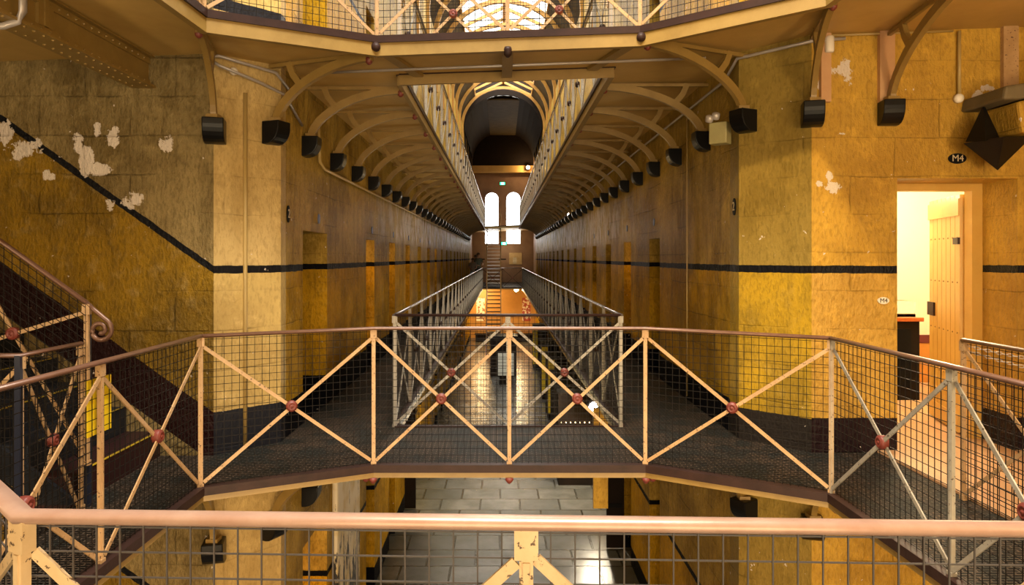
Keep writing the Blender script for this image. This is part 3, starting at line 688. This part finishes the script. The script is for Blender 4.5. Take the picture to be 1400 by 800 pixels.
oval('number_plate', (WL, 6.0, E+.385), .035, .075, (1,0,0), 'upright black oval plate numbered 2 at the start of the left hall wall', '2', .11)
oval('number_plate', (WR, 6.02, E+.45), .035, .075, (-1,0,0), 'upright black oval plate numbered 2 at the start of the right hall wall', '2', .11)
pb = M['pb'] = plain('blue_enamel', (.10,.13,.22), .3)
for i, (a, b) in enumerate(opL[:6]):
    o = oval('cell_number_plate', (WL, (a+b)/2 + .1, E+.40), .035, .05, (1,0,0), 'small blue oval plate above the %s cell opening on the left hall wall' % ORD(i), None, bg='pb'); o['group'] = 'cell number plates'
for i, (a, b) in enumerate(opR[:4]):
    o = oval('cell_number_plate', (WR, (a+b)/2, E+.48), .035, .05, (-1,0,0), 'small blue oval plate above the %s cell opening on the right hall wall' % ORD(i), None, bg='pb'); o['group'] = 'cell number plates'
def pipe(label, pts, r, mat='pipe', n='conduit'): return tag(MB().tube(pts, r).build(n, M[mat], None, True), label, 'pipe')
pipe('long pale conduit running along the left hall wall below the corbels', [(WL+.03,6.9,E+1.35),(WL+.03,6.95,E+.98),(WL+.04,7.1,E+.92),(WL+.03,40,E+.92)], .016, 'pipe_ochre')
pipe('long grey conduit running high along the right hall wall behind the brackets', [(2.75,5.46,UZ(2.7)-.08),(2.5,5.46,UZ(2.5)-.09),(2.02,5.85,UZ(2)-.10),(2.03,6.2,UZ(2)-.20),(2.03,40,E+1.50)], .014)
pipe('second grey conduit looping beside the upper one on the left pier', [(-2.35,5.39,E+1.60),(-2.2,5.33,E+1.50),(-2.0,5.62,E+1.45),(-1.86,5.86,E+1.40),(-1.84,6.3,E+1.22)], .013)
pipe('upper grey conduit sweeping round the left pier below the ceiling', [(-2.35,5.39,UZ(-2.3)-.07),(-2.22,5.35,UZ(-2.2)-.07),(-1.9,5.75,E+1.56),(-1.84,5.95,E+1.45)], .013)
pipe('thin conduit along the top of the door wall under the ceiling', [(2.6,5.47,UZ(2.6)-.05),(3.62,5.47,UZ(3.6)-.05)], .009, 'pipe_ochre')
pipe('vertical ochre conduit dropping to the round white fitting', [(3.67,5.47,UZ(3.6)-.05),(3.67,5.47,E+1.31)], .013, 'pipe_ochre')
pipe('pale bent conduit in the top left corner', [(-2.72,3.88,UZ(-2.7)+.0),(-2.72,3.88,E+1.40),(-2.75,3.88,E+1.345),(-2.82,3.87,E+1.315),(-3.2,3.86,E+1.29)], .021)
pipe('thin vertical trunking on the left pier', [(-2.10,5.595,F2),(-2.10,5.595,E+1.35)], .018, 'pipe_ochre', 'trunking')
pipe('thin vertical conduit beside the right hall wall corner', [(WR-.02,7.5,E+1.6),(WR-.02,7.5,F2+.05)], .008, 'pipe_ochre')
tag(MB().lathe((3.67,5.5,E+1.28), (0,-1,0), [(.036,0),(.038,.03),(.030,.045),(.01,.05)], 18).build('round_fitting', M['white'], None, True), 'round white electrical fitting on the door wall', 'junction box')
tag(MB().lathe((2.62,5.45,E+1.64), (0,0,1), [(.03,0),(.035,.01),(.035,.12),(.025,.13)], 14).build('junction_box', M['white'], None, True), 'white cylindrical junction box high on the wall near the narrow bracket', 'junction box')
tag(MB().lathe((-2.16,5.50,E+1.50), (.6,-.8,0), [(.03,0),(.033,.02),(.02,.04)], 12).build('junction_box', M['white'], None, True), 'small round white junction box on the left pier conduit', 'junction box')
# flood lamp at the right pier
fl = empty('floodlight', (1.97, 5.95, E+1.12), 'square greenish floodlight with silver connectors by the right pier corbel', 'lamp')
m = MB().bar((1.98,6.1,E+1.10),(1.90,6.0,E+1.10),.16,.19).build('housing', paint('greenish_metal', (.40,.36,.16), (.3,.26,.12), .4), fl, bevel=.01)
MB().lathe((1.88,6.0,E+1.22),(0,-.4,.6),[(.03,0),(.035,.01),(.035,.05),(.02,.06)],12).lathe((1.83,6.02,E+1.20),(0,-.4,.6),[(.03,0),(.035,.01),(.035,.05),(.02,.06)],12).build('connector', M['pipe'], fl, True)
# angular black wall object + stone corbel at right
an = empty('angular_lantern', (3.79, 5.35, E+.9), 'black faceted metal ornament like two pyramids, hung on the wall right of plate M4', 'wall ornament')
D5 = 5.2
def PP(px, py, d): return (wx(px, d), d, wz(py, d))
a_, b_, c_, e_, tip = PP(1317,196,5.25), PP(1372,187,4.95), PP(1412,186,5.25), PP(1360,200,5.48), PP(1364,233,5.25)
MB().add([a_,b_,c_,e_,tip], [(0,1,2,3),(0,4,1),(1,4,2),(2,4,3),(3,4,0)]).build('lower_pyramid', M['black_gloss'], an)
a2, b2, c2, t2 = PP(1320,194,5.25), PP(1347,193,5.05), PP(1367,189,5.3), PP(1345,142,5.3)
MB().add([a2,b2,c2,PP(1345,194,5.48),t2], [(0,1,2,3),(0,4,1),(1,4,2),(2,4,3),(3,4,0)]).build('upper_pyramid', M['black_gloss'], an)
sc_ = empty('stone_corbel', (4.1,5.3,E+1.0), 'pale stone block jutting from the wall at the right edge beside the black ornament', 'corbel stone')
MB().extr([(3.86,E+.93),(3.83,E+1.16),(4.5,E+1.32),(4.5,E+.96)], (0,5.28,0), (1,0,0),(0,0,1),(0,1,0), .44).build('block', M['wall_right'], sc_, bevel=.02)
MB().extr([(3.70,E+1.17),(3.72,E+1.27),(3.98,E+1.31),(4.5,E+1.42),(4.5,E+1.33),(3.83,E+1.17)], (0,5.27,0), (1,0,0),(0,0,1),(0,1,0), .48).build('capping', paint('grey_mortar', (.16,.12,.06), (.1,.08,.04), .7), sc_, bevel=.02)
# chain
m = MB(); prevp = None
for s_, (za, xb_, zb_) in enumerate(((E-.60, 4.0, E-.74), (E-.57, 4.0, E-.62))):
    for k in range(34):
        t_ = k/33; x = 3.01 + (xb_-3.01)*t_; z = za + (zb_-za)*t_ - .06*math.sin(PI*t_); y = 4.42 - .25*t_
        pts = []
        for j in range(9):
            a = 2*PI*j/8; u_ = .021*math.cos(a); v_ = .009*math.sin(a)
            pts.append((x+u_, y + (v_ if k % 2 else 0), z + (0 if k % 2 else v_) - .12*u_))
        m.tube(pts, .003)
tag(m.build('chain', M['pipe'], None, True), 'steel chain slung from the end post of the landing railing', 'chain')

# ------------------------------------------------------------------ far stair flights
def flight(label, x0, x1, y0, z0, y1, z1, n, backlit=False):
    r = empty('iron_stair', ((x0+x1)/2, y0, z0), label, 'staircase')
    for i in range(n):
        t_ = (i+1)/n; y = y0 + (y1-y0)*t_; z = z0 + (z1-z0)*t_
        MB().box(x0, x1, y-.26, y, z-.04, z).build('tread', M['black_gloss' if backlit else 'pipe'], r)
    for x in (x0-.03, x1+.03): MB().bar((x,y0,z0),(x,y1,z1), .05, .22).build('stringer', plain('red_brown_iron', (.22,.07,.03), .4), r)
    for x in (x0-.03, x1+.03): MB().tube([(x,y0,z0+.9),(x,y1,z1+.9)], .02).build('handrail', M['iron_ochre'], r, True)
    return r
flight('open iron stair in the distance rising from the middle to the upper gallery', -.80, -.08, 37.6, F2, 40.2, UZ(-.5), 17)
flight('open iron stair in the distance rising from the ground floor to the middle gallery', -.72, -.06, 33.2, 0, 35.9, F2, 17, True)

# ------------------------------------------------------------------ ground floor exhibits
def exhibit_panel(label, x0, x1, y, z0, z1, mat):
    r = empty('poster', ((x0+x1)/2, y, z0), label, 'poster'); MB().box(x0, x1, y-.02, y, z0, z1).build('board', mat, r); return r
pt = NT('poster_print'); _n = pt.noise(6, 2); pt.out(pt.mix(pt.ramp(_n,.45,.52), (.75,.7,.6), (.35,.06,.04)), .4)
pt2 = NT('poster_print_pale'); _n = pt2.noise(5, 2); pt2.out(pt2.mix(pt2.ramp(_n,.5,.55), (.8,.75,.65), (.3,.15,.08)), .4)
exhibit_panel('tall pale poster on the far ground floor wall, left of the stair', -1.5, -1.0, 40.995, E-3.8, E-2.4, pt2.m)
exhibit_panel('tall red and white poster on the far ground floor wall, right of the stair', 1.25, 1.75, 40.995, E-3.8, E-2.4, pt.m)
struct(MB().box(WL, WR, YW, YW+.1, 0, F2-.05).build('wall_end_ground', paint('ochre_end_wall', (.50,.27,.07), (.42,.22,.05), .5)))
ct = empty('counter', (0, 39.8, 0), 'low dark counter across the far end of the ground floor', 'counter')
MB().box(-1.5, .0, 39.4, 40.0, 0, .42).box(.0, 1.9, 39.4, 40.0, 0, .42).build('body', M['wood_dark'], ct); MB().box(-1.55, 1.95, 39.35, 40.05, .42, .46).build('counter_top', M['wood_dark'], ct)
lec = empty('information_stand', (.17, 26.2, 0), 'white information board on a dark stand in the middle of the ground floor', 'sign stand')
MB().box(-.13, .48, 26.2, 26.24, .35, 1.2).build('board', plain('white_board', (.75,.78,.72), .4), lec)
MB().box(-.08, .42, 26.24, 26.4, .0, .34).build('stand', M['wood_dark'], lec)
cs = empty('black_showcase', (.1, 28.3, 0), 'large black showcase behind the white information board', 'cabinet')
MB().box(-.45, .62, 28, 28.9, .0, 1.55).build('body', M['wood_dark'], cs); MB().box(-.5, .67, 27.95, 28.95, 1.55, 1.65).build('top', M['black_gloss'], cs)
rc = empty('display_cabinet', (1.6, 15.6, 0), 'tall black display cabinet with a row of tiny lights by the right ground floor wall', 'cabinet')
MB().box(1.22, 1.98, 14.6, 17.0, 0, 2.0).build('body', M['wood_dark'], rc); MB().box(1.18, 2.0, 14.55, 17.05, 2.0, 2.08).build('top', M['black_gloss'], rc)
m = MB()
for k in range(7): m.sph((1.28+.1*k, 14.58, 1.35), .010, .010, .014, 6, 4)
m.build('light_strip', emit('tiny_cabinet_lights', (1,.75,.4), 6), rc)
for k, (y, zh) in enumerate(((20.5,1.9),(23.5,1.9),(30,1.9))):
    r = empty('display_cabinet', (1.7, y, 0), 'black display cabinet with painted-lamplight side along the right ground floor wall, %s from the crossing' % ORD(k+1), 'cabinet', 'cabinets along the right ground floor wall')
    MB().box(1.40, 1.98, y, y+1.0, 0, zh).build('body', M['wood_dark'], r); MB().box(1.39, 1.6, y-.03, y, .2, zh-.1).build('lit_jamb_panel', M['yellow'], r)  # yellow panels stand for lamplit door jambs, lamplight put in as colour
# ground floor door leaves under the bridge
for (x0, x1, y, lb, mt) in ((-1.87, -1.66, 13.2, 'dark timber door leaf standing open by the left ground floor wall', 'wood_dark'), (1.76, 2.05, 11.4, 'dark timber door leaf standing open by the right ground floor wall', 'wood_dark')):
    r = empty('timber_door', (x0, y, 0), lb, 'door')
    MB().box(x0, x1, y, y+.05, .02, 2.6).build('leaf', M[mt], r)
    for z in (.7, 1.7): MB().box(x0, x1-.04, y-.015, y, z, z+.07).build('strap_hinge', M['black_gloss'], r)
r = tag(MB().box(1.08, 1.25, 8.0, 8.06, 1.93, 3.1).build('hanging_board', M['wall_right']), 'mustard painted board fixed under the bridge at the right', 'board')

t = NT('flaking_whitewash'); X, Y, Z = t.xyz(t.pos)
nn_ = t.noise(4, 6, .7, stretch=(2.5, 2.5, .5)); f_ = t.math('LESS_THAN', t.math('ADD', nn_, t.math('MULTIPLY', Z, .16)), .70)
M['whitewash'] = t.out(t.mix(f_, t.mix(t.ramp(t.noise(3), .45, .6), (.75,.66,.50), (.62,.48,.22)), (.02,.018,.02)), .5)
tag(MB().box(WL+.001, WL+.07, 7.55, 8.75, 0, F2-.06).build('pilaster', M['whitewash'], None, bevel=.03), 'flaking white and black pilaster on the left ground floor wall beside the orange lit doorway', 'pilaster')
# exit signs
green = emit('green_sign_light', (.05, .9, .35), 2.5); wsign = emit('white_sign_light', (.8, 1, .85), 4)
for (px, py, D, lb) in ((687,251,43.6,'green exit sign high on the far end wall above the windows'), (689,333,42.5,'green exit sign in the distance just right of the iron stair')):
    r = empty('exit_sign', (wx(px,D), D, wz(py,D)), lb, 'sign'); x, z = wx(px,D), wz(py,D)
    MB().box(x-.20, x+.20, D, D+.06, z-.11, z+.11).build('housing', M['black_gloss'], r); MB().box(x-.16, x+.16, D-.01, D, z-.085, z+.085).build('face', green, r)
    MB().box(x-.08, x+.09, D-.015, D-.01, z-.05, z+.05).build('pictogram', wsign, r)
# framed picture at the far landing
fr = empty('display_board', (.92, 43.95, E-.43), 'beige framed display board on the far middle gallery landing', 'picture')
MB().box(.50, 1.32, 43.94, 43.99, E-.43, E+.32).build('board', paint('beige_picture', (.50,.36,.18), (.35,.24,.1), .5), fr)
MB().box(.74, .98, 43.93, 43.94, E-.38, E+.02).build('figure_print', paint('pale_print', (.62,.56,.42), (.30,.24,.15), .5), fr)

# lamps
def bulb(label, c, r, st, col, power=0, body=True, lr=None, rod=None):
    o = empty('lamp', c, label, 'lamp')
    MB().sph(c, r, r, r).build('bulb', emit('lamp_glow', col, st), o, True)
    if body: MB().lathe((c[0], c[1]+r*.9, c[2]), (0,1,0), [(r*1.2,0),(r*1.3,r*.6),(r*.6,r*1.4)], 12).build('holder', M['black_gloss'], o, True)
    if rod: MB().tube([c, (c[0], c[1], rod)], .02).build('rod', M['black_gloss'], o)
    if power: point('lamp_light', (c[0], c[1]-r-.08, c[2]), power, col, lr or .05)
    return o
bulb('bright starburst lamp on the right ground floor wall under the gallery', (1.90, 13.9, E-3.06), .12, 90, (1,.86,.62), 120)
bulb('small bright lamp near the far ceiling beam', (wx(722,43.2), 43.2, wz(229,43.2)), .12, 30, (1,.66,.3), 60)
bulb('bright warm lamp under the far landing on the ground floor', (wx(706,38.8), 38.8, wz(396,38.8)), .12, 60, (1,.7,.34), 160, rod=F2-.06)
bulb('pale bulkhead lamp on the right hall wall among the corbels', (1.98, 19.9, E+1.25), .06, 14, (1,.95,.85), 0)
bulb('warm lamp on the left ground floor wall hidden under the gallery edge', (-1.81, 13.9, E-2.6), .06, 40, (1,.8,.4), 90)
point('far_landing_fill', (.3, 42.6, E + .7), 40, (1,.74,.42), .2)  # added fill that brightens the end wall and visitors
point('far_left_ground_lamp', (-1.2, 39.5, E-2.1), 120, (1,.68,.30), .1)
# cell lamps that spill on the jambs
for (a, b), pw in zip(opL[1:7], (26, 20, 16, 5, 5, 12)): point('cell_lamp', (WL-1.15, a-.15, F2+1.7), pw, WARM, .08)
for (a, b), pw in zip(opR[:5], (40, 14, 3, 4, 4)): point('cell_lamp', (WR+1.15, a-.15, F2+1.7), pw, WARM, .08)
point('cell_lamp', (WL-1.1, 6.5, 1.9), 28, WARM, .08)

# ------------------------------------------------------------------ people in the distance
def person(label, x, y, z, h, shirt, trousers, hair, face=0, arm=0):
    s = h / 1.75; root = empty('person', (x, y, z), label, 'person')
    V = [(0,0,.95),(0,0,1.15),(0,0,1.38),(0,0,1.50),(0,-.01,1.60),(0,0,1.70),
         (.10,0,.90),(.11,-.02,.50),(.11,.02,.08),(.11,-.13,.03),(-.10,0,.90),(-.11,-.02,.50),(-.11,.02,.08),(-.11,-.13,.03),
         (.19,0,1.42),(.24,.0,1.16),(.14,-.22,1.10),(.06,-.28,1.10),(-.19,0,1.42),(-.24,0,1.16),(-.14,-.22,1.08),(-.06,-.28,1.08)]
    Ee = [(0,1),(1,2),(2,3),(3,4),(4,5),(0,6),(6,7),(7,8),(8,9),(0,10),(10,11),(11,12),(12,13),(2,14),(14,15),(15,16),(16,17),(2,18),(18,19),(19,20),(20,21)]
    rad = [.13,.12,.15,.055,.085,.08,.09,.065,.045,.035,.09,.065,.045,.035,.06,.048,.036,.03,.06,.048,.036,.03]
    ca, sa = math.cos(face), math.sin(face)
    me = bpy.data.meshes.new('body'); me.from_pydata([(x+s*(vx*ca-vy*sa), y+s*(vx*sa+vy*ca), z+s*vz) for vx,vy,vz in V], Ee, [])
    o = bpy.data.objects.new('body', me); C.objects.link(o)
    md = o.modifiers.new('skin','SKIN'); me.skin_vertices.new() if not me.skin_vertices else None
    for i, r in enumerate(rad): me.skin_vertices[0].data[i].radius = (r*s, r*s)
    me.skin_vertices[0].data[0].use_root = True
    o.modifiers.new('sub','SUBSURF').levels = 1
    bpy.context.view_layer.update(); m2 = bpy.data.meshes.new_from_object(o.evaluated_get(bpy.context.evaluated_depsgraph_get())); bpy.data.objects.remove(o)
    for mt in (plain('skin', (.42,.22,.13), .5), plain('shirt', shirt, .7), plain('trousers', trousers, .7), plain('shoes', (.02,.02,.02), .5)): m2.materials.append(mt)
    for p in m2.polygons:
        c = p.center; hz = (c.z - z)/s; p.use_smooth = True
        rr = math.hypot(c.x-x, c.y-y)/s
        p.material_index = 3 if hz < .08 else 2 if hz < .93 else 0 if (hz > 1.47 or (rr > .21 and hz < 1.25)) else 1
    bo = bpy.data.objects.new('body', m2); C.objects.link(bo); bo.parent = root; bo.matrix_parent_inverse = root.matrix_basis.inverted()
    fx, fy = sa*.03, ca*.03
    MB().sph((x-fx*s, y+fy*s, z+1.67*s), .095*s, .10*s, .11*s).build('hair', plain('hair', hair, .6), root, True)
    nx, ny = sa*.10, -ca*.10
    MB().sph((x+nx*s, y+ny*s, z+1.62*s), .012*s, .012*s, .02*s, 6, 4).build('nose', plain('skin_nose', (.42,.22,.13), .5), root, True)
    return root
person('adult in a dark olive shirt standing with folded arms at the far left gallery rail', -1.30, 38.6, F2, 1.84, (.10,.11,.08), (.03,.03,.04), (.03,.02,.015), .5)
person('adult in a dark top standing just behind the olive shirted visitor', -1.52, 39.6, F2, 1.72, (.05,.05,.07), (.03,.03,.04), (.05,.03,.02), -.3)
person('shorter visitor in pale blue trousers at the left of the distant group', -1.58, 37.6, F2, 1.55, (.25,.20,.16), (.18,.27,.42), (.06,.035,.02), .2)
